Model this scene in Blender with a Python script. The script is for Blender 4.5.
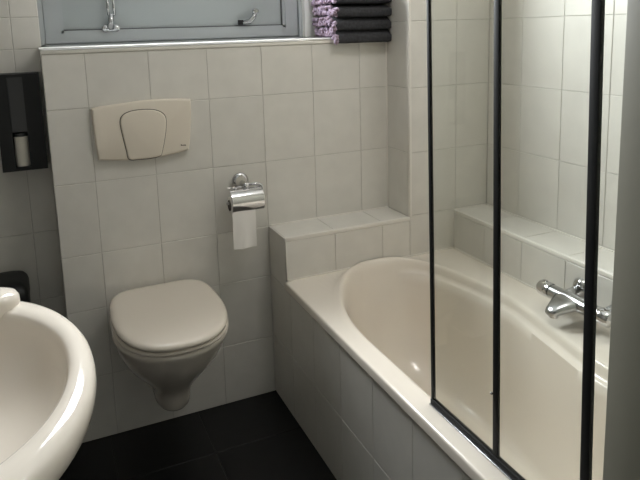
import bpy, bmesh, math, random
from mathutils import Vector, Matrix, noise

random.seed(7)
scene = bpy.context.scene
C = scene.collection
for o in list(bpy.data.objects):
    bpy.data.objects.remove(o)

# ------------------------------------------------------------------ camera
cam_d = bpy.data.cameras.new('camera')
cam = bpy.data.objects.new('camera', cam_d)
C.objects.link(cam)
RX = Vector((0.91209008, -0.40904494, -0.02781943))
DN = Vector((-0.09270077, -0.13965611, -0.98585128))
FW = Vector((0.39937232, 0.90176405, -0.16529773))
M = Matrix((RX, -DN, -FW)).transposed().to_4x4()
M.translation = Vector((-0.1384, -2.17547, 1.41493))
cam.matrix_world = M
cam_d.sensor_fit = 'HORIZONTAL'
cam_d.sensor_width = 36
cam_d.lens = 628.3 / 640 * 36
cam_d.shift_y = (132.66 - 240) / 640
cam_d.clip_start = 0.01
scene.camera = cam

# ------------------------------------------------------------------ light
world = bpy.data.worlds.new('world')
scene.world = world
world.use_nodes = True
wb = world.node_tree.nodes['Background']
wb.inputs[0].default_value = (0.80, 0.90, 1.0, 1)
wb.inputs[1].default_value = 1.0


def area(name, loc, aim, sx, sy, power, col):
    d = bpy.data.lights.new(name, 'AREA')
    d.shape = 'RECTANGLE'
    d.size, d.size_y, d.energy, d.color = sx, sy, power, col
    o = bpy.data.objects.new(name, d)
    C.objects.link(o)
    o.location = loc
    o.rotation_euler = (Vector(aim) - Vector(loc)).to_track_quat('-Z', 'Y').to_euler()
    return o


# daylight of the sky in front of the window
area('window_daylight', (0.18, 0.68, 1.98), (0.70, -1.2, 1.15), 1.5, 0.95, 105, (0.97, 0.985, 1.0))

vs = scene.view_settings
vs.view_transform = 'Standard'
vs.look = 'None'
vs.exposure = 1.30
vs.gamma = 1.0
vs.use_curve_mapping = False
scene.cycles.max_bounces = 14
scene.cycles.diffuse_bounces = 8
scene.cycles.glossy_bounces = 5
scene.cycles.transparent_max_bounces = 12
scene.cycles.sample_clamp_indirect = 6
scene.cycles.caustics_reflective = False
scene.cycles.caustics_refractive = False

# ------------------------------------------------------------------ materials
def mat(name, col, rough=0.5, metal=0.0, spec=0.5, coat=0.0, var=0.0, scale=8.0, bump=0.0, bscale=60.0, col2=None, rand=0.0):
    m = bpy.data.materials.new(name)
    m.use_nodes = True
    nt = m.node_tree
    b = nt.nodes['Principled BSDF']
    b.inputs['Base Color'].default_value = (*col, 1)
    b.inputs['Roughness'].default_value = rough
    b.inputs['Metallic'].default_value = metal
    b.inputs['Specular IOR Level'].default_value = spec
    b.inputs['Coat Weight'].default_value = coat
    tc = nt.nodes.new('ShaderNodeTexCoord')
    if var or col2 or rand:
        n = nt.nodes.new('ShaderNodeTexNoise')
        n.inputs['Scale'].default_value = scale
        n.inputs['Detail'].default_value = 5
        geo = nt.nodes.new('ShaderNodeNewGeometry')
        nt.links.new(geo.outputs['Position'], n.inputs['Vector'])
        mx = nt.nodes.new('ShaderNodeMix')
        mx.data_type = 'RGBA'
        c2 = col2 if col2 else tuple(max(0, c * (1 - var)) for c in col)
        mx.inputs['A'].default_value = (*col, 1)
        mx.inputs['B'].default_value = (*c2, 1)
        rp = nt.nodes.new('ShaderNodeMapRange')
        rp.inputs['From Min'].default_value = 0.35
        rp.inputs['From Max'].default_value = 0.65
        nt.links.new(n.outputs['Fac'], rp.inputs['Value'])
        nt.links.new(rp.outputs['Result'], mx.inputs['Factor'])
        out = mx.outputs['Result']
        if rand:
            oi = nt.nodes.new('ShaderNodeObjectInfo')
            mr = nt.nodes.new('ShaderNodeMapRange')
            mr.inputs['To Min'].default_value = 1 - rand
            mr.inputs['To Max'].default_value = 1 + rand * 0.3
            nt.links.new(oi.outputs['Random'], mr.inputs['Value'])
            hs = nt.nodes.new('ShaderNodeHueSaturation')
            nt.links.new(mr.outputs['Result'], hs.inputs['Value'])
            nt.links.new(out, hs.inputs['Color'])
            out = hs.outputs['Color']
        nt.links.new(out, b.inputs['Base Color'])
    if bump:
        n2 = nt.nodes.new('ShaderNodeTexNoise')
        n2.inputs['Scale'].default_value = bscale
        n2.inputs['Detail'].default_value = 4
        geo2 = nt.nodes.new('ShaderNodeNewGeometry')
        nt.links.new(geo2.outputs['Position'], n2.inputs['Vector'])
        bp = nt.nodes.new('ShaderNodeBump')
        bp.inputs['Strength'].default_value = bump
        bp.inputs['Distance'].default_value = 0.004
        nt.links.new(n2.outputs['Fac'], bp.inputs['Height'])
        nt.links.new(bp.outputs['Normal'], b.inputs['Normal'])
    return m


MT = {
    'tile': mat('cream_wall_tile', (0.655, 0.635, 0.588), 0.28, var=0.05, scale=14, bump=0.05, bscale=25, rand=0.035),
    'grout': mat('wall_grout', (0.56, 0.54, 0.50), 0.85, var=0.15, scale=30),
    'darktile': mat('low_bounce_wall_tile', (0.26, 0.25, 0.23), 0.35, var=0.1, scale=14, rand=0.05),  # assumed tone for the unseen left wall, kept dark to cut bounced light
    'trim': mat('white_edge_trim', (0.72, 0.695, 0.64), 0.35),
    'silicone': mat('white_silicone', (0.74, 0.715, 0.66), 0.45),
    'ledge_white': mat('white_sill', (0.88, 0.875, 0.86), 0.3),
    'floor': mat('black_floor_tile', (0.007, 0.007, 0.0075), 0.42, spec=0.35, var=0.3, scale=20, bump=0.05, bscale=40, rand=0.1),
    'floor_grout': mat('floor_grout', (0.016, 0.016, 0.0155), 0.8),
    'plaster': mat('white_plaster', (0.72, 0.71, 0.68), 0.85, bump=0.05, bscale=80),
    'jamb': mat('grey_beige_paint', (0.235, 0.228, 0.185), 0.55, bump=0.03, bscale=100),
    'ceramic': mat('cream_sanitary_ceramic', (0.72, 0.665, 0.59), 0.09),
    'seat': mat('cream_seat_plastic', (0.70, 0.64, 0.56), 0.22),
    'acrylic': mat('beige_bath_acrylic', (0.72, 0.665, 0.59), 0.17),
    'plate': mat('beige_flush_plastic', (0.66, 0.60, 0.51), 0.34),
    'groove': mat('dark_groove', (0.06, 0.05, 0.04), 0.8),
    'black': mat('black_anodised', (0.007, 0.0075, 0.008), 0.6, spec=0.22),
    'blackpl': mat('black_plastic', (0.008, 0.009, 0.009), 0.45, spec=0.3),
    'slot': mat('black_inner_plastic', (0.02, 0.021, 0.021), 0.3),
    'chrome': mat('chrome', (0.62, 0.62, 0.63), 0.10, metal=1),
    'chromeb': mat('satin_chrome', (0.46, 0.47, 0.48), 0.22, metal=1),
    'paper': mat('white_tissue', (0.80, 0.775, 0.74), 0.95, bump=0.25, bscale=300),
    'pale': mat('pale_cream_plastic', (0.62, 0.59, 0.52), 0.5),
    'alu': mat('grey_window_aluminium', (0.35, 0.375, 0.385), 0.45),
    'aludark': mat('grey_gasket', (0.10, 0.105, 0.11), 0.6),
    'upvc': mat('white_window_jamb', (0.78, 0.78, 0.76), 0.4),
    'towel': mat('charcoal_terry', (0.060, 0.060, 0.065), 1.0, spec=0.1, bump=1.0, bscale=420, var=0.3, scale=90),
    'lilac': mat('lilac_terry', (0.46, 0.38, 0.50), 1.0, spec=0.1, bump=1.0, bscale=350, col2=(0.17, 0.115, 0.13), scale=100),
    'hall': mat('door_paint', (0.50, 0.49, 0.46), 0.5),
}


def glass(name, tint, gloss):
    m = bpy.data.materials.new(name)
    m.use_nodes = True
    nt = m.node_tree
    nt.nodes.clear()
    o = nt.nodes.new('ShaderNodeOutputMaterial')
    t = nt.nodes.new('ShaderNodeBsdfTransparent')
    t.inputs[0].default_value = (*tint, 1)
    g = nt.nodes.new('ShaderNodeBsdfGlossy')
    g.inputs['Roughness'].default_value = 0.02
    lw = nt.nodes.new('ShaderNodeLayerWeight')
    lw.inputs['Blend'].default_value = 0.5
    pw = nt.nodes.new('ShaderNodeMath')
    pw.operation = 'POWER'
    pw.inputs[1].default_value = 5
    f = nt.nodes.new('ShaderNodeMath')
    f.operation = 'MULTIPLY_ADD'
    f.inputs[1].default_value = 0.9
    f.inputs[2].default_value = gloss
    nt.links.new(lw.outputs['Facing'], pw.inputs[0])
    nt.links.new(pw.outputs[0], f.inputs[0])
    mx = nt.nodes.new('ShaderNodeMixShader')
    nt.links.new(f.outputs[0], mx.inputs[0])
    nt.links.new(t.outputs[0], mx.inputs[1])
    nt.links.new(g.outputs[0], mx.inputs[2])
    nt.links.new(mx.outputs[0], o.inputs[0])
    return m


MT['glass'] = glass('clear_screen_glass', (0.955, 0.97, 0.955), 0.03)
MT['clear'] = glass('clear_window_glass', (0.97, 0.98, 0.98), 0.04)


def frosted():
    m = bpy.data.materials.new('frosted_window_glass')
    m.use_nodes = True
    nt = m.node_tree
    b = nt.nodes['Principled BSDF']
    out = nt.nodes['Material Output']
    b.inputs['Base Color'].default_value = (0.33, 0.36, 0.362, 1)
    b.inputs['Roughness'].default_value = 0.3
    tr = nt.nodes.new('ShaderNodeBsdfTranslucent')
    tr.inputs[0].default_value = (0.42, 0.47, 0.475, 1)
    n = nt.nodes.new('ShaderNodeTexNoise')
    n.inputs['Scale'].default_value = 220
    bp = nt.nodes.new('ShaderNodeBump')
    bp.inputs['Strength'].default_value = 0.1
    nt.links.new(n.outputs['Fac'], bp.inputs['Height'])
    nt.links.new(bp.outputs['Normal'], b.inputs['Normal'])
    mx = nt.nodes.new('ShaderNodeMixShader')
    mx.inputs[0].default_value = 0.045
    nt.links.new(b.outputs[0], mx.inputs[1])
    nt.links.new(tr.outputs[0], mx.inputs[2])
    nt.links.new(mx.outputs[0], out.inputs[0])
    return m


MT['frost'] = frosted()

# ------------------------------------------------------------------ helpers
def link(name, me, m, parent=None, smooth=False):
    o = bpy.data.objects.new(name, me)
    C.objects.link(o)
    if m is not None and not me.materials:
        me.materials.append(MT[m])
    if smooth:
        for p in me.polygons:
            p.use_smooth = True
    if parent:
        o.parent = parent
    return o


def finish(name, bm, m, parent=None, smooth=False, angle=None):
    bmesh.ops.recalc_face_normals(bm, faces=bm.faces[:])
    me = bpy.data.meshes.new(name)
    bm.to_mesh(me)
    bm.free()
    o = link(name, me, m, parent, smooth)
    if angle is not None:
        for p in me.polygons:
            p.use_smooth = True
        bb = bmesh.new()
        bb.from_mesh(me)
        for e in bb.edges:
            if len(e.link_faces) == 2 and e.calc_face_angle(0) > math.radians(angle):
                e.smooth = False
        bb.to_mesh(me)
        bb.free()
    return o


def box(bm, x0, x1, y0, y1, z0, z1, bev=0.0, seg=2):
    r = bmesh.ops.create_cube(bm, size=1)
    vv = r['verts']
    for v in vv:
        v.co = Vector(((x0 + x1) / 2 + v.co.x * (x1 - x0), (y0 + y1) / 2 + v.co.y * (y1 - y0), (z0 + z1) / 2 + v.co.z * (z1 - z0)))
    if bev > 0:
        es = list({e for v in vv for e in v.link_edges})
        bmesh.ops.bevel(bm, geom=es, offset=bev, segments=seg, affect='EDGES', profile=0.5)
    return bm


def bx(name, dims, m, parent=None, bev=0.0, seg=2, smooth=False):
    bm = bmesh.new()
    box(bm, *dims, bev=bev, seg=seg)
    return finish(name, bm, m, parent, smooth, angle=35 if bev else None)


def boxes(name, lst, m, parent=None):
    bm = bmesh.new()
    for d in lst:
        box(bm, *d)
    return finish(name, bm, m, parent)


def rings_mesh(bm, rings, cap0=True, cap1=True, close=True):
    vr = [[bm.verts.new(p) for p in r] for r in rings]
    n = len(vr[0])
    for a, b in zip(vr, vr[1:]):
        for i in range(n if close else n - 1):
            j = (i + 1) % n
            bm.faces.new((a[i], a[j], b[j], b[i]))
    if cap0:
        bm.faces.new(list(reversed(vr[0])))
    if cap1:
        bm.faces.new(vr[-1])
    return vr


def tube(bm, pts, rad, n=14, caps=True):
    pts = [Vector(p) for p in pts]
    if not hasattr(rad, '__len__'):
        rad = [rad] * len(pts)
    rings = []
    prev = None
    for i, p in enumerate(pts):
        t = (pts[min(i + 1, len(pts) - 1)] - pts[max(i - 1, 0)]).normalized()
        if prev is None:
            a = Vector((0, 0, 1)) if abs(t.z) < 0.9 else Vector((1, 0, 0))
            u = t.cross(a).normalized()
        else:
            u = (prev - t * prev.dot(t)).normalized()
        prev = u
        w = t.cross(u)
        rings.append([p + (u * math.cos(2 * math.pi * k / n) + w * math.sin(2 * math.pi * k / n)) * rad[i] for k in range(n)])
    rings_mesh(bm, rings, caps, caps)


def lathe(bm, origin, axis, prof, n=28):
    """prof: list of (distance along axis, radius)"""
    origin = Vector(origin)
    axis = Vector(axis).normalized()
    a = Vector((0, 0, 1)) if abs(axis.z) < 0.9 else Vector((1, 0, 0))
    u = axis.cross(a).normalized()
    w = axis.cross(u)
    rings_mesh(bm, [[origin + axis * d + (u * math.cos(2 * math.pi * k / n) + w * math.sin(2 * math.pi * k / n)) * max(r, 1e-4) for k in range(n)] for d, r in prof])


def thing(name, label, cat, loc=(0, 0, 0), group=None):
    o = bpy.data.objects.new(name, None)
    o.empty_display_size = 0.05
    C.objects.link(o)
    o.location = loc
    o['label'] = label
    o['category'] = cat
    if group:
        o['group'] = group
    return o


def tag(o, label, cat, group=None):
    o['label'] = label
    o['category'] = cat
    if group:
        o['group'] = group
    return o


def struct(o, label=None, cat=None):
    o['kind'] = 'structure'
    if label:
        o['label'] = label
    if cat:
        o['category'] = cat
    return o


def under(parent, *objs):
    """children built in world coordinates below an Empty that stands elsewhere"""
    for o in objs:
        o.parent = parent
        o.matrix_parent_inverse = Matrix.Translation(-parent.location)


TILES = {}


def tile_mesh(w, h, m, th=0.006, ch=0.0011):
    k = (round(w, 4), round(h, 4), m)
    if k in TILES:
        return TILES[k]
    a, b = w / 2, h / 2
    bm = bmesh.new()
    rings = []
    for ins, z in ((0, -th), (0, -ch), (ch, 0)):
        rings.append([Vector((s * (a - ins), t * (b - ins), z)) for s, t in ((-1, -1), (1, -1), (1, 1), (-1, 1))])
    rings_mesh(bm, rings)
    bmesh.ops.recalc_face_normals(bm, faces=bm.faces[:])
    me = bpy.data.meshes.new('tile')
    bm.to_mesh(me)
    bm.free()
    me.materials.append(MT[m])
    TILES[k] = me
    return me


def cuts(a, b, ref, step):
    """joint positions between a and b on the lattice ref + k*step, ends included"""
    k = math.ceil((a - ref) / step + 1e-6)
    r = [a]
    while ref + k * step < b - 1e-4:
        if ref + k * step - r[-1] > 0.008:
            r.append(ref + k * step)
        k += 1
    r.append(b)
    return r


def tiles(parent, origin, u, v, us, vs_, m='tile', gap=0.0023, name='tile', skip=None):
    """tiles on the plane through origin; u, v unit vectors, normal u x v"""
    u, v, origin = Vector(u), Vector(v), Vector(origin)
    n = u.cross(v)
    for a0, a1 in zip(us, us[1:]):
        for b0, b1 in zip(vs_, vs_[1:]):
            if skip and skip((a0 + a1) / 2, (b0 + b1) / 2):
                continue
            me = tile_mesh(a1 - a0 - gap, b1 - b0 - gap, m)
            o = bpy.data.objects.new(name, me)
            C.objects.link(o)
            o.parent = parent
            c = origin + u * ((a0 + a1) / 2) + v * ((b0 + b1) / 2)
            wob = Matrix.Rotation(random.uniform(-.0022, .0022), 4, 'X') @ Matrix.Rotation(random.uniform(-.0022, .0022), 4, 'Y')
            mm = Matrix((u, v, n)).transposed().to_4x4() @ wob
            mm.translation = c + n * random.uniform(-0.0002, 0.0002)
            o.matrix_basis = mm


G = 0.0018     # grout lies this far behind the tile faces
TW, TH = 0.2, 0.2481
XL, XR = -0.65, 1.49
YB, YR = 0.175, -2.65
CEIL = 2.45
SILL = 1.370
YH = -0.166
XP = 0.602
XN = 1.1224
XF = 1.329
YE = -1.600
LZ = 0.679
WX0, WX1, WZ0, WZ1 = -0.122, 0.888, SILL + .0045, 2.22

# ------------------------------------------------------------------ setting
fl = struct(bx('floor', (XL - .1, XR + .1, YR - .1, YB + .2, -0.08, -G), 'floor_grout'))
tiles(fl, (0, 0, 0), (1, 0, 0), (0, 1, 0), cuts(XL, 0.615, -0.026, 0.318), cuts(YR, 0.0, -0.26, 0.318), 'floor', gap=0.003, name='floor_tile')
struct(bx('ceiling', (XL - .1, XR + .1, YR - .1, YB + .2, CEIL, CEIL + .08), 'plaster'))

wb_ = struct(boxes('wall_back', [
    (XL - .1, WX0, YB + G, YB + .16, 0, CEIL),
    (WX1, XR + .1, YB + G, YB + .16, 0, CEIL),
    (WX0, WX1, YB + G, YB + .16, 0, WZ0 - .02),
    (WX0, WX1, YB + G, YB + .16, WZ1, CEIL)], 'grout'))
zz = cuts(0, CEIL, 1.475, TH)
tiles(wb_, (0, YB, 0), (1, 0, 0), (0, 0, 1), cuts(XL, -0.1275, -0.209, TW), [z for z in zz if z < 1.3] + [SILL])
tiles(wb_, (0, YB, 0), (1, 0, 0), (0, 0, 1), cuts(XL, WX0, -0.209, TW), [SILL] + [z for z in zz if z > 1.4])
tiles(wb_, (0, YB, 0), (1, 0, 0), (0, 0, 1), cuts(WX1, XN, 1.0, TW), [SILL] + [z for z in zz if z > 1.4])
tiles(wb_, (0, YB, 0), (1, 0, 0), (0, 0, 1), cuts(WX0, WX1, 0.0, TW), [WZ1, CEIL])

wt = struct(bx('wall_toilet', (-0.128 + G, XN, G, YB + .004, 0, SILL - .008), 'grout'))
tiles(wt, (0, 0, 0), (1, 0, 0), (0, 0, 1), [-0.128, 0, .2, .4, .6, .8, 1.0, XN], [0, .2349, .4831])
tiles(wt, (0, 0, 0), (1, 0, 0), (0, 0, 1), [-0.128, 0, .2, .4, .6, .8, 1.0, XN], [.4831, .6792, .9273, 1.1755, 1.3545])
tiles(wt, (-0.128, 0, 0), (0, -1, 0), (0, 0, 1), [-YB, 0], [0, .2349, .4831, .6792, .9273, 1.1755, 1.3545])

wh = struct(bx('wall_head', (XN + G, XR + .1, YH + G, YB + .004, 0, CEIL), 'grout'))
tiles(wh, (0, YH, 0), (1, 0, 0), (0, 0, 1), [XN, 1.335, XR], cuts(.5, CEIL, .932, TH))
tiles(wh, (XN, 0, 0), (0, -1, 0), (0, 0, 1), [-YB, 0, -YH - .012], cuts(LZ, CEIL, .932, TH))

wr = struct(bx('wall_right', (XR + G, XR + .12, YR - .1, YH, 0, CEIL), 'grout'))
tiles(wr, (XR, 0, 0), (0, -1, 0), (0, 0, 1), cuts(-YH, -YE, .153, TW), cuts(.65, CEIL, .932, TH))

ws = struct(bx('wall_head_ledge', (XP + G, XN + .05, YH + G, 0.001, 0, LZ - G), 'grout'))
tiles(ws, (0, 0, LZ), (1, 0, 0), (0, 1, 0), [XP + .004, .8, 1.0, XN], [YH + .012, -.002])
tiles(ws, (0, YH, 0), (1, 0, 0), (0, 0, 1), [XP + .004, .8, 1.0, XN], [.50, LZ - .014])

wl = struct(bx('wall_side_ledge', (XF + G, XR + .02, YE, YH + .001, 0, LZ - G), 'grout'))
tiles(wl, (0, 0, LZ), (1, 0, 0), (0, 1, 0), [XF + .012, XR - .002], [-y for y in reversed(cuts(-YH, -YE, .155, TW))])
tiles(wl, (XF, 0, 0), (0, -1, 0), (0, 0, 1), cuts(-YH, -YE, .155, TW), [.50, LZ - .014])

wp = struct(boxes('wall_bath_panel', [(XP + G, XP + .02, YE, -.001, 0, .487), (XP + G, XP + .02, YH + G, -.001, .487, LZ - G)], 'grout'))
tiles(wp, (XP, 0, 0), (0, -1, 0), (0, 0, 1), cuts(.003, -YE, .203, TW), [0, .243, .488])
tiles(wp, (XP, 0, 0), (0, -1, 0), (0, 0, 1), [.003, -YH - .002], [.488, LZ])

wle = struct(bx('wall_left', (XL - .12, XL - G, YR - .1, YB + .01, 0, CEIL), 'grout'))
tiles(wle, (XL, 0, 0), (0, 1, 0), (0, 0, 1), cuts(YR, YB, .0, TW), cuts(0, CEIL, 1.475, TH), 'darktile')

struct(boxes('wall_rear', [(XL - .1, -.45, YR - .12, YR, 0, CEIL), (.40, XR + .1, YR - .12, YR, 0, CEIL), (-.45, .40, YR - .12, YR, 2.08, CEIL)], 'plaster'))
dr = struct(bx('door_1', (-.45, .40, YR - .06, YR - .02, 0.008, 2.08), 'hall'))
dh = bmesh.new()
tube(dh, [(.33, YR - .02, 1.05), (.33, YR + .03, 1.05), (.31, YR + .04, 1.05), (.22, YR + .04, 1.05)], .009)
finish('door_handle', dh, 'chromeb', dr, True)
struct(bx('wall_partition', (0.541, XR + .01, YE - .10, YE, 0, CEIL), 'jamb', bev=.003))

# edge trims and silicone beads
def trim(k, dims, m='trim', bev=.003):
    struct(bx('trim_%d' % k, dims, m, bev=bev))


trim(1, (-0.1295, XN - .002, -.004, .008, SILL - .0155, SILL - .0015), 'trim')
trim(2, (-0.132, XN - .002, -.008, YB + .055, SILL - .001, SILL + .0045), 'ledge_white', .0015)
trim(3, (XP + .001, XN + .002, YH - .0012, YH + .012, LZ - .014, LZ + .001))
trim(4, (XF - .0012, XF + .012, YE, YH - .001, LZ - .014, LZ + .001))
trim(5, (XN - .0012, XN + .010, YH - .0012, YH + .012, LZ + .001, CEIL))
trim(6, (XP + .008, XN - .001, -.005, .0, LZ - .002, LZ + .004), 'silicone', .002)
trim(7, (XR - .006, XR, YE, YH, LZ - .002, LZ + .004), 'silicone', .002)
trim(8, (XN - .005, XN, -.005, .001, LZ, SILL - .016), 'silicone', .002)
trim(9, (XF, XR - .001, YH - .005, YH, LZ, LZ + .004), 'silicone', .002)
trim(10, (XP + .003, XP + .008, YH - .001, YH + .004, .522, LZ - .012), 'trim', .001)
trim(11, (XN, XF, YH - .004, YH, .519, .525), 'silicone', .0015)
trim(12, (XP + .006, XN, YH - .004, YH, .519, .525), 'silicone', .0015)
trim(13, (XF - .004, XF, YE, YH - .004, .519, .525), 'silicone', .0015)

# ------------------------------------------------------------------ window
FY = 0.205
SX0, SX1 = -.106, .836
win = struct(boxes('window_1', [
    (WX0 - .001, WX0 + .014, FY, FY + .07, WZ0, WZ1),
    (.838, .852, FY, FY + .07, WZ0, WZ1),
    (WX0, .838, FY, FY + .07, WZ0, WZ0 + .006),
    (WX0, .838, FY, FY + .07, WZ1 - .02, WZ1),
    (WX0, SX0 + .02, FY + .053, FY + .08, WZ0, WZ1), (SX1 - .02, .852, FY + .053, FY + .08, WZ0, WZ1),
    (WX0, .852, FY + .053, FY + .08, WZ0, WZ0 + .024), (WX0, .852, FY + .053, FY + .08, 1.57, 1.61)], 'alu'))
jb = bx('window_jamb', (.852, WX1 + .001, FY - .028, FY + .07, WZ0, WZ1), 'upvc', win, bev=.002)


def sash(z0, z1, gm, y):
    s = boxes('window_sash', [
        (SX0, SX0 + .052, y, y + .04, z0, z1),
        (SX1 - .052, SX1, y, y + .04, z0, z1),
        (SX0 + .052, SX1 - .052, y, y + .04, z0, z0 + .034),
        (SX0 + .052, SX1 - .052, y, y + .04, z1 - .034, z1)], 'alu', win)
    gx0, gx1, gz0, gz1 = SX0 + .052, SX1 - .052, z0 + .034, z1 - .034
    boxes('glazing_bead', [
        (gx0, gx0 + .010, y + .004, y + .02, gz0, gz1), (gx1 - .010, gx1, y + .004, y + .02, gz0, gz1),
        (gx0, gx1, y + .004, y + .02, gz0, gz0 + .009), (gx0, gx1, y + .004, y + .02, gz1 - .009, gz1)], 'alu', s)
    boxes('gasket', [
        (gx1 - .013, gx1 - .010, y + .010, y + .02, gz0 + .009, gz1 - .009),
        (gx0 + .010, gx1 - .010, y + .010, y + .02, gz0 + .009, gz0 + .013)], 'aludark', s)
    bx('pane', (gx0, gx1, y + .018, y + .024, gz0, gz1), gm, s)
    return s


sash(WZ0 + .010, 1.59, 'frost', FY + .012)
sash(1.594, WZ1 - .022, 'clear', FY + .012)
SY = FY + .012
# stay (left) and latch (right), fixed on the sash
st = thing('window_stay', 'small metal stay arm with two-lobed foot on the grey window sash', 'window stay', (.11, SY, 1.424))
bm = bmesh.new()
box(bm, .088, .136, SY - .006, SY + .004, 1.422, 1.432, .002)
for x in (.094, .130):
    lathe(bm, (x, SY + .002, 1.432), (0, -1, 0), [(0, .012), (.008, .012), (.012, .006)], 16)
p1 = finish('foot_plate', bm, 'chromeb', None, angle=40)
bm = bmesh.new()
tube(bm, [(.110, SY - .008, 1.430), (.113, SY - .011, 1.458), (.117, SY - .011, 1.480)], [.012, .010, .0085], 12)
tube(bm, [(.107, SY - .011, 1.478), (.107, SY - .011, 1.545)], .0045, 8)
tube(bm, [(.127, SY - .011, 1.478), (.127, SY - .011, 1.545)], .0045, 8)
tube(bm, [(.105, SY - .011, 1.480), (.129, SY - .011, 1.480)], .0042, 8)
tube(bm, [(.105, SY - .011, 1.545), (.129, SY - .011, 1.545)], .0042, 8)
p2 = finish('stay_arm', bm, 'chromeb', None, True)
bm = bmesh.new()
lathe(bm, (.112, SY - .010, 1.452), (0, -1, 0), [(0, .007), (.006, .007), (.008, .004)], 12)
p3 = finish('pivot', bm, 'black', None, True)
under(st, p1, p2, p3)
lt = thing('window_latch', 'small metal latch with upturned knob on the grey window sash', 'window latch', (.62, SY, 1.43))
bm = bmesh.new()
box(bm, .585, .606, SY - .012, SY + .004, 1.432, 1.452, .003)
p1 = finish('keeper', bm, 'blackpl', None, angle=40)
bm = bmesh.new()
tube(bm, [(.603, SY - .008, 1.440), (.630, SY - .014, 1.446), (.646, SY - .016, 1.462), (.652, SY - .016, 1.478)], [.008, .010, .0095, .008], 12)
p2 = finish('lever', bm, 'chromeb', None, True)
bm = bmesh.new()
lathe(bm, (.654, SY - .010, 1.484), (0, -1, 0), [(0, .011), (.010, .012), (.014, .008)], 16)
p3 = finish('knob', bm, 'chromeb', None, angle=40)
under(lt, p1, p2, p3)

# ------------------------------------------------------------------ bath
def rect_ring(x0, x1, y0, y1, z, angs, cx, cy):
    r = []
    for a in angs:
        dx, dy = math.cos(a), math.sin(a)
        t = 1e9
        if dx > 1e-9: t = min(t, (x1 - cx) / dx)
        if dx < -1e-9: t = min(t, (x0 - cx) / dx)
        if dy > 1e-9: t = min(t, (y1 - cy) / dy)
        if dy < -1e-9: t = min(t, (y0 - cy) / dy)
        r.append(Vector((cx + dx * t, cy + dy * t, z)))
    return r


BX0, BX1, BY0, BY1, BZ = .594, XF - .001, YE + .001, YH - .001, .520
cx, cy = .93, -.88


def sm(t):
    t = min(1, max(0, t))
    return t * t * (3 - 2 * t)


def opening(a):
    """point of the opening edge in direction a from (cx, cy)"""
    def inside(x, y):
        if y > -.68:
            ex = 2.6 if x > .945 else 2.0
            return (abs(x - .945) / (.262 if x > .945 else .283)) ** ex + (abs(y + .68) / .500) ** ex < 1
        xr = 1.207 - .064 * min(1, (-.68 - y) / .36) ** 1.0
        if y < -1.15:
            w = (abs(y + 1.15) / .40) ** 3
            return w < 1 and abs((x - .905) / .24) ** 3 + w < 1
        return .662 < x < xr
    lo, hi = 0, 1.2
    dx, dy = math.cos(a), math.sin(a)
    for _ in range(36):
        md = (lo + hi) / 2
        if inside(cx + dx * md, cy + dy * md): lo = md
        else: hi = md
    return Vector((cx + dx * lo, cy + dy * lo, 0))


NA = 160
angs = [2 * math.pi * k / NA for k in range(NA)]
corner = [math.atan2(y - cy, x - cx) % (2 * math.pi) for x in (BX0, BX1) for y in (BY0, BY1)]
for c in corner:
    k = min(range(len(angs)), key=lambda i: abs(angs[i] - c))
    angs[k] = c
op = [opening(a) for a in angs]
for _ in range(3):
    op = [(op[i - 1] + op[i] * 2 + op[(i + 1) % NA]) / 4 for i in range(NA)]
# bottom outline
bot = []
for i, a in enumerate(angs):
    d = op[i] - Vector((cx, cy, 0))
    p = Vector((.915 + d.x * .62, -.98 + d.y * .66, 0))
    bot.append(p)


def mixr(t, z, off=0):
    r = []
    for i in range(NA):
        p = op[i].lerp(bot[i], t)
        r.append(Vector((p.x, p.y, z)))
    return r


def offr(d, z):
    r = []
    for i in range(NA):
        t = (op[(i + 1) % NA] - op[i - 1]).normalized()
        nrm = Vector((t.y, -t.x, 0))
        r.append(Vector((op[i].x + nrm.x * d, op[i].y + nrm.y * d, z)))
    return r


rings = [rect_ring(BX0 + .003, BX1, BY0, BY1, .489, angs, cx, cy),
         rect_ring(BX0, BX1, BY0, BY1, .491, angs, cx, cy),
         rect_ring(BX0, BX1, BY0, BY1, .494, angs, cx, cy),
         rect_ring(BX0, BX1, BY0, BY1, .513, angs, cx, cy),
         rect_ring(BX0 + .001, BX1, BY0, BY1, .5165, angs, cx, cy),
         rect_ring(BX0 + .0025, BX1, BY0, BY1, .519, angs, cx, cy),
         rect_ring(BX0 + .005, BX1 - .001, BY0 + .001, BY1 - .001, BZ, angs, cx, cy),
         rect_ring(BX0 + .009, BX1 - .002, BY0 + .002, BY1 - .002, BZ, angs, cx, cy),
         ]
# the right-hand side has a small step below the rim, the head and left side roll straight in
stp = [sm((p.x - 1.02) / .12) for p in op]
hd = [sm((p.y + .42) / .20) for p in op]


def edge(d, z, d2, z2):
    A, B = offr(d, z), offr(d2, z2)
    out = []
    for i in range(NA):
        q = A[i].lerp(B[i], stp[i])
        q.z += .020 * hd[i] * (1 - .5 * stp[i])      # the head end rises a little towards the wall
        out.append(q)
    return out


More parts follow.
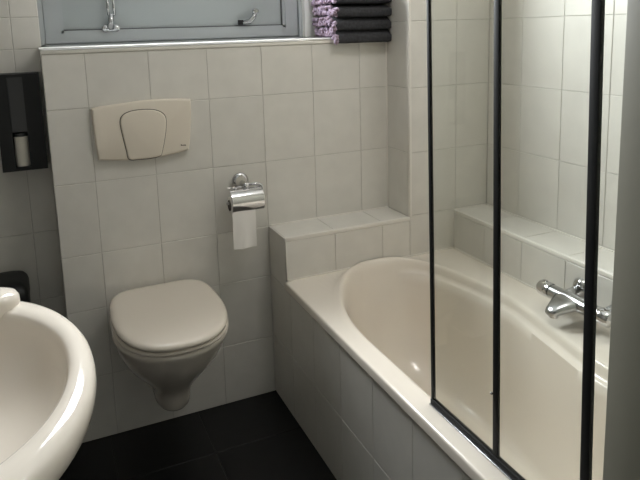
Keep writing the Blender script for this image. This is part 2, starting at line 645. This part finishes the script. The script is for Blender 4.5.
flat = offr(.030, BZ)
for i in range(NA):
    flat[i].x = min(max(flat[i].x, BX0 + .012), BX1 - .004)
    flat[i].y = min(flat[i].y, BY1 - .004)
rings += [flat, edge(.012, BZ, .012, BZ), edge(.005, BZ - .001, .004, BZ - .0012), edge(0, BZ - .004, 0, BZ - .005), edge(-.005, BZ - .012, -.003, BZ - .014),
          edge(-.010, BZ - .024, -.005, BZ - .026), edge(-.014, BZ - .038, -.008, BZ - .034), edge(-.017, BZ - .050, -.018, BZ - .038)]
base = edge(-.019, BZ - .058, -.026, BZ - .042)
for k in range(0, 15):
    t = k / 14
    ang = t * math.pi / 2
    # nearly straight walls with a rounded foot
    ins = .42 * t + .58 * (1 - math.cos(ang)) ** 2.2
    fr = math.sin(ang) * .35 + t * .65
    rings.append([Vector((base[i].x + (bot[i].x - base[i].x) * ins, base[i].y + (bot[i].y - base[i].y) * ins, base[i].z + (.115 - base[i].z) * fr)) for i in range(NA)])
for s, z in ((.85, .112), (.5, .108), (.15, .105), (.02, .104)):
    rings.append([Vector((.915 + (p.x - .915) * s, -.98 + (p.y + .98) * s, z)) for p in bot])
bm = bmesh.new()
rings_mesh(bm, rings, cap0=False, cap1=True)
tubT = thing('bathtub', 'beige built-in bathtub with rounded head end behind a tiled panel', 'bathtub', (.95, -.88, 0))
t1 = finish('tub_shell', bm, 'acrylic', None, angle=60)
bm = bmesh.new()
lathe(bm, (.915, -1.10, .107), (0, 0, 1), [(0, .028), (.004, .028), (.006, .022), (.003, .015)], 24)
t2 = finish('drain', bm, 'chrome', None, True)
bm = bmesh.new()
box(bm, .70, 1.14, -1.46, -.45, 0.0, .098)
t3 = finish('tub_base', bm, 'acrylic', None)
under(tubT, t1, t2, t3)

# ------------------------------------------------------------------ bath screen
GX = .647
scn = thing('bath_screen', 'folding clear glass bath screen with black profiles on the bath rim', 'bath screen', (GX, -1.3, BZ))
parts = []
TOP = 1.96
LEAN = .023
for y, w, t in ((-1.026, .0100, .007), (-1.251, .0150, .007), (-1.481, .0185, .009), (YE + .012, .02, .012)):
    parts.append(bx('post', (GX - t / 2, GX + t / 2, y - w / 2, y + w / 2, BZ + .008, TOP), 'black', bev=.001))
for y0, y1 in ((-1.2435, -1.031), (-1.4717, -1.2585), (YE + .022, -1.4903)):
    parts.append(bx('glass_panel', (GX - .002, GX + .002, y0, y1, BZ + .016, TOP - .01), 'glass'))
for o in parts:
    for v in o.data.vertices:
        v.co.y += (v.co.z - BZ) * LEAN
parts.append(bx('bottom_rail', (GX - .006, GX + .006, YE + .001, -1.021, BZ + .004, BZ + .016), 'black', bev=.001))
parts.append(bx('top_rail', (GX - .006, GX + .006, YE + .021, -.988, TOP - .014, TOP), 'black', bev=.001))
parts.append(bx('seal_strip', (GX - .010, GX + .004, YE + .001, -1.021, BZ + .0008, BZ + .004), 'chromeb', bev=.001))
bm = bmesh.new()
lathe(bm, (GX - .003, -1.238, .67), (-1, 0, 0), [(0, .003), (.003, .003), (.004, .002)], 12)
parts.append(finish('door_stud', bm, 'chrome', None, True))
under(scn, *parts)

# ------------------------------------------------------------------ bath mixer tap
FX, FYc, FZ = 1.250, -.868, .588
fa = thing('bath_mixer_tap', 'chrome thermostatic bath mixer tap on the tiled ledge beside the bath', 'tap', (XF, FYc, FZ))
parts = []
bm = bmesh.new()
lathe(bm, (FX, FYc - .088, FZ), (0, 1, 0), [(0, .0180), (.002, .0215), (.05, .0225), (.088, .024), (.126, .0225), (.172, .0215), (.174, .018)], 28)
parts.append(finish('body', bm, 'chromeb', None, angle=40))
for y, s in ((FYc + .088, 1), (FYc - .090, -1)):
    bm = bmesh.new()
    lathe(bm, (FX, y, FZ), (0, s, 0), [(0, .019), (.002, .0235), (.010, .0240), (.012, .0215), (.015, .0215), (.017, .0240), (.040, .0235), (.047, .019), (.050, .008)], 28)
    parts.append(finish('knob', bm, 'chrome', None, angle=40))
    bm = bmesh.new()
    box(bm, FX - .004, FX + .004, y + s * .026 - .006, y + s * .026 + .006, FZ + .020, FZ + .028, .002)
    h = finish('stop_button', bm, 'chrome', None, angle=40)
    h.parent = parts[-1]
# spout: flattened loft from the body down to the outlet
bm = bmesh.new()
rg = []
for x, y, z, wy, wz in ((FX + .004, FYc + .012, FZ, .052, .021), (FX - .020, FYc + .012, FZ - .003, .046, .020), (FX - .042, FYc + .012, FZ - .008, .036, .018), (FX - .060, FYc + .012, FZ - .014, .027, .016), (FX - .074, FYc + .012, FZ - .019, .022, .013), (FX - .083, FYc + .012, FZ - .022, .015, .009), (FX - .086, FYc + .012, FZ - .023, .005, .004)):
    rg.append([Vector((x, y + wy * math.copysign(abs(math.cos(a)) ** .8, math.cos(a)), z + wz * math.copysign(abs(math.sin(a)) ** .8, math.sin(a)))) for a in [2 * math.pi * k / 24 for k in range(24)]])
rings_mesh(bm, rg)
parts.append(finish('spout', bm, 'chromeb', None, True))
bm = bmesh.new()
lathe(bm, (FX - .064, FYc + .012, FZ - .026), (0, 0, -1), [(0, .014), (.012, .014), (.014, .011)], 20)
parts.append(finish('aerator', bm, 'chrome', None, angle=40))
for y in (FYc + .045, FYc - .100):
    bm = bmesh.new()
    lathe(bm, (XF - .001, y, FZ + .012), (-1, 0, 0), [(0, .031), (.003, .031), (.012, .024), (.016, .016)], 26)
    r = finish('rosette', bm, 'chrome', None, angle=40)
    parts.append(r)
    bm = bmesh.new()
    tube(bm, [(XF - .014, y, FZ + .012), (FX + .03, y, FZ + .006), (FX, y, FZ)], .0125, 16)
    parts.append(finish('inlet', bm, 'chromeb', None, True))
under(fa, *parts)

# ------------------------------------------------------------------ toilet
TX = .170


def egg(cx_, yb, yf, hw, z, n=56, back=.82, p=2.3, flat=.5):
    """closed outline: flattish back at yb, round front at yf, half width hw"""
    ym = yb + (yf - yb) * flat
    r = []
    for k in range(n):
        a = 2 * math.pi * k / n
        c, s = math.cos(a), math.sin(a)
        if s >= 0:   # back half: squarer
            q = 2 / 5.5
            x = hw * math.copysign(abs(c) ** q, c)
            y = ym + (yb - ym) * abs(s) ** q
            w = (y - ym) / (yb - ym) if yb != ym else 0
            x *= 1 - (1 - back) * w * w
        else:
            q = 2 / p
            x = hw * math.copysign(abs(c) ** q, c)
            y = ym + (yf - ym) * abs(s) ** q
        r.append(Vector((cx_ + x, y, z)))
    return r


toi = thing('toilet', 'cream wall-hung toilet with closed lid below the flush plate', 'toilet', (TX, 0, .08))
parts = []
prof = [(.160, .040, -.030, -.190, .8, .010), (.164, .052, -.014, -.214, .85, .010), (.176, .058, -.004, -.228, .9, .010), (.200, .059, -.001, -.238, .95, .010), (.225, .062, -.001, -.248, 1.0, .009),
        (.250, .070, -.001, -.262, 1.0, .008), (.280, .086, -.001, -.288, 1.05, .006), (.315, .108, -.001, -.325, 1.05, .004), (.358, .134, -.001, -.372, 1.0, .002), (.402, .153, -.001, -.416, .97, .001),
        (.445, .167, -.001, -.450, .95, 0), (.473, .173, -.001, -.470, .93, 0), (.486, .176, -.001, -.480, .92, 0), (.496, .177, -.001, -.483, .92, 0), (.502, .172, -.002, -.477, .92, 0)]
bm = bmesh.new()
rings_mesh(bm, [egg(TX + dx_, yb, yf, hw, z, back=b, flat=.55, p=2.1) for z, hw, yb, yf, b, dx_ in prof])
parts.append(finish('bowl', bm, 'ceramic', None, angle=70))


def pad(name, z0, z1, yb, yf, hw, m, dome=.0):
    bm = bmesh.new()
    e = lambda i, z: egg(TX, yb - i, yf + i, hw - i, z, back=.90, p=2.4, flat=.45)
    h = z1 - z0
    rr = [e(.008, z0), e(.002, z0 + h * .12), e(0, z0 + h * .38), e(.001, z0 + h * .62), e(.005, z0 + h * .85), e(.012, z1 - h * .02), e(.022, z1 + dome * .3)]
    for s in (.045, .08, .12, .15):
        rr.append(e(s, z1 + dome * (.3 + .7 * s / .15)))
    rings_mesh(bm, rr)
    return finish(name, bm, m, None, angle=70)


parts.append(pad('seat_ring', .5060, .5200, -.040, -.490, .176, 'seat'))
parts.append(pad('lid', .5215, .5425, -.018, -.496, .175, 'seat', .003))
for s in (-1, 1):
    bm = bmesh.new()
    lathe(bm, (TX + s * .075 - .016, -.022, .513), (1, 0, 0), [(0, .010), (.002, .012), (.030, .012), (.032, .010)], 16)
    parts.append(finish('hinge', bm, 'seat', None, angle=40))
for s in (-1, 1):
    bm = bmesh.new()
    lathe(bm, (TX + .008 + s * .058, -.10, .225), (s, 0, 0), [(0, .016), (.012, .016), (.016, .010)], 16)
    parts.append(finish('bolt_cap', bm, 'ceramic', None, angle=40))
under(toi, *parts)

# ------------------------------------------------------------------ flush plate
fp = thing('flush_plate', 'beige plastic flush plate with one wide button above the toilet', 'flush plate', (.167, 0, 1.09))
def plate2d(name, outline, y_prof, m):
    """outline in x,z; y_prof list of (inset, y)"""
    c = sum(outline, Vector((0, 0))) / len(outline)
    bm = bmesh.new()
    rr = []
    n = len(outline)
    hx = (max(p.x for p in outline) - min(p.x for p in outline)) / 2
    hz = (max(p.y for p in outline) - min(p.y for p in outline)) / 2
    for ins, y in y_prof:
        rr.append([Vector((c.x + (p.x - c.x) * (1 - ins / hx), y, c.y + (p.y - c.y) * (1 - ins / hz))) for p in outline])
    rings_mesh(bm, rr)
    return finish(name, bm, m, None, angle=50)


def closed_spline(pts, n=6):
    pts = [Vector(p) for p in pts]
    m = len(pts)
    out = []
    for i in range(m):
        p0, p1, p2, p3 = pts[i - 1], pts[i], pts[(i + 1) % m], pts[(i + 2) % m]
        for k in range(n):
            t = k / n
            out.append(.5 * ((2 * p1) + (p2 - p0) * t + (2 * p0 - 5 * p1 + 4 * p2 - p3) * t * t + (3 * p1 - p0 - 3 * p2 + p3) * t ** 3))
    return out


o1 = closed_spline([(0.0057, 1.1633), (0.0154, 1.1763), (0.0897, 1.1833), (0.1693, 1.1890), (0.2550, 1.1885), (0.3200, 1.1840), (0.3320, 1.1730), (0.3270, 1.0916), (0.3170, 1.0157), (0.3058, 1.0041), (0.2111, 0.9907), (0.1143, 0.991), (0.023, 1.0007), (0.0136, 1.0108), (0.008, 1.0869)])
a = plate2d('plate', o1, [(.001, -.0005), (0, -.004), (0, -.014), (.0015, -.019), (.004, -.0215), (.007, -.0225)], 'plate')
BT = [(0.0926, 1.1242), (0.1028, 1.1451), (0.1294, 1.1564), (0.1684, 1.1590), (0.2074, 1.1545), (0.233, 1.1404), (0.2417, 1.118), (0.2364, 1.0703), (0.2209, 1.0087), (0.2110, 0.9962), (0.1793, 0.9923), (0.1463, 0.9929), (0.1122, 0.9965), (0.1052, 1.0284), (0.0965, 1.0835)]
bc = Vector((.167, 1.076))
ob = closed_spline(BT)
obg = [bc + (p - bc) * 1.028 for p in ob]
gz = plate2d('button_gap', obg, [(.0, -.021), (.0, -.0229)], 'groove')
b = plate2d('button', ob, [(.001, -.0215), (0, -.0225), (0, -.0255), (.002, -.0275), (.006, -.0285)], 'plate')
lg = boxes('logo_mark', [(.287, .304, -.0232, -.022, 1.024, 1.0265), (.287, .290, -.0232, -.022, 1.0265, 1.0285), (.300, .304, -.0232, -.022, 1.0225, 1.024)], 'groove')
under(fp, a, gz, b, lg)

# ------------------------------------------------------------------ toilet paper holder
RXC, RZ = .498, .868
ph = thing('toilet_paper_holder', 'chrome toilet paper holder with cover flap on the tiled wall', 'paper holder', (RXC, 0, RZ))
parts = []
bm = bmesh.new()
lathe(bm, (RXC, -.0005, RZ), (0, -1, 0), [(0, .031), (.006, .031), (.011, .027), (.013, .021), (.011, .019)], 32)
parts.append(finish('rosette', bm, 'chrome', None, angle=40))
bm = bmesh.new()
lathe(bm, (RXC, -.009, RZ), (0, -1, 0), [(0, .0195), (.0035, .0195), (.004, .012)], 28)
parts.append(finish('rosette_inlay', bm, 'pale', None, angle=40))
bm = bmesh.new()
lathe(bm, (RXC + .004, -.010, RZ - .006), (0, -1, 0), [(0, .010), (.040, .009), (.046, .011), (.054, .011), (.058, .006)], 20)
parts.append(finish('post', bm, 'chrome', None, angle=40))
RY, RC = -.062, .806
bm = bmesh.new()
tube(bm, [(RXC, -.052, RZ - .004), (RXC + .045, -.056, RZ - .003), (RXC + .062, -.058, RZ - .010), (RXC + .068, -.060, RZ - .028), (RXC + .068, RY, RC + .014), (RXC + .066, RY, RC + .002), (RXC + .055, RY, RC), (RXC - .07, RY, RC)], .0048, 12)
parts.append(finish('arm', bm, 'chrome', None, True))
# cover flap: a curved shell over the roll
bm = bmesh.new()
sec = []
for k in range(15):
    a = math.radians(78 + (222 - 78) * k / 14)
    sec.append((RY + .043 * math.cos(a), RC + .045 * math.sin(a) + .004))
sec = [(RY + .018, RC + .052)] + sec
rr = []
X0, X1 = .438, .556
outer = [(y, z) for y, z in sec]
inner = [(RY + (y - RY) * .955, RC + (z - RC) * .955) for y, z in reversed(sec)]
loop = outer + inner
rings_mesh(bm, [[Vector((x, y, z)) for y, z in loop] for x in (X0, X0 + .003, X1 - .003, X1)])
parts.append(finish('cover_flap', bm, 'chrome', None, angle=40))
under(ph, *parts)

rl = thing('toilet_paper_roll', 'white toilet paper roll hanging from the chrome holder', 'toilet paper', (.487, RY, RC))
bm = bmesh.new()
ring = []
for x, r in ((.438, .0205), (.438, .030), (.440, .0315), (.521, .0315), (.523, .030), (.523, .0205)):
    ring.append([Vector((x, RY + r * math.cos(2 * math.pi * k / 36), RC - .008 + r * math.sin(2 * math.pi * k / 36))) for k in range(36)])
ring.append(ring[0])
vr = [[bm.verts.new(p) for p in r] for r in ring[:-1]]
for i in range(len(vr)):
    A, B = vr[i], vr[(i + 1) % len(vr)]
    for k in range(36):
        bm.faces.new((A[k], A[(k + 1) % 36], B[(k + 1) % 36], B[k]))
q1 = finish('roll', bm, 'paper', None, angle=40)
bm = bmesh.new()
N = 10
path = [(RY - .0318, RC - .008), (RY - .0335, RC - .030), (RY - .036, RC - .06), (RY - .034, RC - .10), (RY - .033, RC - .135), (RY - .034, RC - .163)]
ra = []
for x in [.437 + (.522 - .437) * k / N for k in range(N + 1)]:
    ra.append([Vector((x, y + .0008 * math.sin(x * 90) * i, z)) for i, (y, z) in enumerate(path)] + [Vector((x, y + .0012 + .0008 * math.sin(x * 90) * (5 - i), z)) for i, (y, z) in enumerate(reversed(path))])
rings_mesh(bm, ra)
q2 = finish('hanging_sheet', bm, 'paper', None, angle=50)
bm = bmesh.new()
lathe(bm, (.436, RY, RC - .008), (1, 0, 0), [(0, .012), (.0, .0198), (.088, .0198), (.088, .012)], 24)
q3 = finish('cardboard_core', bm, 'groove', None, angle=40)
under(rl, q1, q2, q3)

# ------------------------------------------------------------------ black wall dispenser
dx0, dx1, dz0, dz1 = -.276, -.1390, .974, 1.293
dy0 = .085
dp = thing('wall_dispenser', 'black wall-mounted dispenser with a pale cylinder showing in its slot', 'dispenser', (-.21, YB, .96))
bm = bmesh.new()
cxs0, cxs1 = -.236, -.190
box(bm, dx0, cxs0, dy0, YB - .001, dz0, dz1)
box(bm, cxs1, dx1, dy0, YB - .001, dz0, dz1)
box(bm, cxs0, cxs1, dy0, YB - .001, dz0, dz0 + .013)
box(bm, cxs0, cxs1, dy0, YB - .001, dz1 - .010, dz1)
box(bm, cxs0, cxs1, dy0 + .05, YB - .001, dz0 + .013, dz1 - .010)
a = finish('body', bm, 'blackpl', None)
b = bx('slot_panel', (cxs0, cxs1, dy0 + .012, dy0 + .02, dz0 + .128, dz1 - .010), 'slot')
bm = bmesh.new()
lathe(bm, (-.213, dy0 + .026, dz0 + .0135), (0, 0, 1), [(0, .021), (.001, .022), (.098, .022), (.100, .020)], 26)
c = finish('pale_cylinder', bm, 'pale', None, angle=40)
bm = bmesh.new()
lathe(bm, (-.213, dy0 + .026, dz0 + .1135), (0, 0, 1), [(0, .0222), (.010, .0222), (.011, .018)], 26)
d = finish('cylinder_cap', bm, 'slot', None, angle=40)
under(dp, a, b, c, d)

# ------------------------------------------------------------------ black bin behind the basin
bn = thing('waste_bin', 'black waste bin with rounded top behind the washbasin', 'bin', (-.33, .07, 0))
bm = bmesh.new()
rr = []
def rrect(x0, x1, y0, y1, z, r, n=6):
    out = []
    for (cx_, cy_, a0) in ((x1 - r, y1 - r, 0), (x0 + r, y1 - r, 90), (x0 + r, y0 + r, 180), (x1 - r, y0 + r, 270)):
        for k in range(n + 1):
            a = math.radians(a0 + 90 * k / n)
            out.append(Vector((cx_ + r * math.cos(a), cy_ + r * math.sin(a), z)))
    return out


for i, z in ((.012, 0), (.008, .004), (.004, .30), (0, .54)):
    rr.append(rrect(-.44 + i, -.238 - i, -.02 + i, .165 - i, z, .03))
rings_mesh(bm, rr)
a = finish('bin_body', bm, 'blackpl', None, angle=50)
bm = bmesh.new()
rr = []
for i, z in ((.0, .541), (-.002, .545), (-.002, .585), (.002, .600), (.010, .612), (.022, .618), (.05, .621)):
    rr.append(rrect(-.44 + i, -.238 - i, -.02 + i, .165 - i, z, .03))
rings_mesh(bm, rr)
b = finish('bin_lid', bm, 'blackpl', None, angle=50)
under(bn, a, b)

# ------------------------------------------------------------------ washbasin
bs = thing('washbasin', 'cream oval ceramic washbasin with rounded rim in the foreground', 'washbasin', (-.40, -1.085, .62))
bm = bmesh.new()
SCX, SCY = -.372, -1.075
prof = [(.06, .08, .60), (.10, .13, .612), (.125, .17, .640), (.165, .225, .682), (.208, .285, .735), (.248, .342, .785), (.274, .382, .822), (.2765, .385, .838), (.274, .382, .852), (.267, .373, .861),
        (.258, .358, .8655), (.247, .332, .8660), (.2385, .306, .8635), (.2345, .296, .8590), (.2315, .290, .850), (.229, .286, .838), (.219, .270, .806), (.190, .236, .776), (.150, .188, .752), (.100, .125, .737), (.045, .055, .730), (.02, .025, .7285)]
rr = []
NS = 96
for ax, by, z in prof:
    r = []
    for k in range(NS):
        a = 2 * math.pi * k / NS
        c, s = math.cos(a), math.sin(a)
        x = ax * math.copysign(abs(c) ** .97, c)
        y = by * math.copysign(abs(s) ** .97, s)
        X = SCX + x
        if ax > .24:
            X = max(X, XL + .004)
        r.append(Vector((X, SCY + y, z)))
    rr.append(r)
rings_mesh(bm, rr)
a = finish('basin', bm, 'ceramic', None, angle=70)
bm = bmesh.new()
rr = []
for ax, by, z in ((.118, .056, .846), (.120, .058, .862), (.119, .057, .878), (.113, .052, .887), (.100, .042, .892), (.06, .02, .894)):
    r = []
    for k in range(48):
        t = 2 * math.pi * k / 48
        r.append(Vector((-.338 + ax * math.copysign(abs(math.cos(t)) ** .8, math.cos(t)), -.775 + by * math.copysign(abs(math.sin(t)) ** .8, math.sin(t)), z)))
    rr.append(r)
rings_mesh(bm, rr)
b = finish('raised_shoulder', bm, 'ceramic', None, angle=70)
bm = bmesh.new()
lathe(bm, (SCX, SCY, .7290), (0, 0, 1), [(0, .022), (.003, .022), (.004, .017), (.002, .010)], 24)
c = finish('drain', bm, 'chrome', None, True)
bm = bmesh.new()
tube(bm, [(SCX - .02, SCY, .605), (SCX - .02, SCY, .50), (SCX - .05, SCY, .46), (SCX - .12, SCY, .47), (XL + .001, SCY, .47)], .016, 14)
d = finish('trap_pipe', bm, 'chromeb', None, True)
under(bs, a, b, c, d)

# ------------------------------------------------------------------ folded towels on the sill
NT = 6
TB, THK = 1.3765, .0385
ordn = ['lowest', 'second lowest', 'third lowest', 'fourth lowest', 'second highest', 'topmost']
for k in range(NT):
    z0 = TB + k * (THK + .0022)
    x0 = .886 + random.uniform(-.004, .004)
    x1 = 1.120
    yf = -.046 + random.uniform(-.003, .003)
    yb = .150
    tw = thing('folded_towel', 'dark grey folded towel with fluffy lilac edge, %s in the sill stack' % ordn[k], 'towel', (1.0, .05, z0), 'towels stacked on the window sill')
    # dark folded cloth: rounded section along x
    bm = bmesh.new()
    rr = []
    nx = 26
    for i in range(nx + 1):
        x = x0 + (x1 - x0) * i / nx
        e = min(1, min(i, nx - i) / 1.6)
        sec = []
        h = THK / 2 * (.86 + .14 * e)
        for j in range(28):
            a = 2 * math.pi * j / 28
            c, s = math.cos(a), math.sin(a)
            yy = (yf + yb) / 2 + (yb - yf) / 2 * math.copysign(abs(c) ** .28, c)
            zc = z0 + THK / 2 + h * math.copysign(abs(s) ** .38, s)
            yy += .0030 * noise.noise(Vector((x * 60, j * .7, k * 3.1)))
            # the cloth sinks over the front edge of the sill
            if yy < -.006 and k < 3:
                zc -= (.027 - .008 * k) * min(1, (-.006 - yy) / .030)
            zc += .0008 * noise.noise(Vector((x * 50, yy * 50, k * 7.7)))
            sec.append(Vector((x, yy, zc)))
        rr.append(sec)
    rings_mesh(bm, rr)
    a = finish('dark_cloth', bm, 'towel', None, angle=80)
    # lilac looped edge at the left end
    bm = bmesh.new()
    for q in range(11):
        yy = yf + .006 + (yb - .012 - yf) * q / 10
        drop = (.027 - .008 * k) * min(1, max(0, (-.006 - yy) / .03)) if k < 3 else 0
        for zz2 in (.25, .5, .75):
            rad = .0085 + random.uniform(-.001, .0015)
            ctr = Vector((x0 - .005 + random.uniform(-.005, .006), yy + random.uniform(-.004, .004), z0 + THK * zz2 - drop + random.uniform(-.002, .002)))
            r = bmesh.ops.create_icosphere(bm, subdivisions=2, radius=rad)
            for v in r['verts']:
                d_ = v.co.copy()
                v.co = ctr + d_ * (1 + .35 * noise.noise((ctr + d_) * 190)) * Vector((1, 1.1, 1)).x
    b = finish('lilac_edge', bm, 'lilac', None, True)
    under(tw, a, b)

# ------------------------------------------------------------------ ceiling lamp above the bath
LX, LY = 0.86, -.95
lp = thing('ceiling_lamp', 'round opal ceiling lamp above the bath', 'lamp', (LX, LY, CEIL))
bm = bmesh.new()
lathe(bm, (LX, LY, CEIL - .0005), (0, 0, -1), [(0, .15), (.02, .15), (.022, .14)], 40)
a = finish('lamp_base', bm, 'upvc', None, angle=40)
em = bpy.data.materials.new('opal_lit_glass')
em.use_nodes = True
eb = em.node_tree.nodes['Principled BSDF']
eb.inputs['Base Color'].default_value = (.8, .8, .78, 1)
eb.inputs['Emission Color'].default_value = (1, .965, .93, 1)
eb.inputs['Emission Strength'].default_value = 12
MT['opal'] = em
bm = bmesh.new()
lathe(bm, (LX, LY, CEIL - .0225), (0, 0, -1), [(0, .138), (.02, .138), (.04, .125), (.054, .09), (.06, .04), (.061, .005)], 40)
b = finish('opal_shade', bm, 'opal', None, angle=60)
under(lp, a, b)
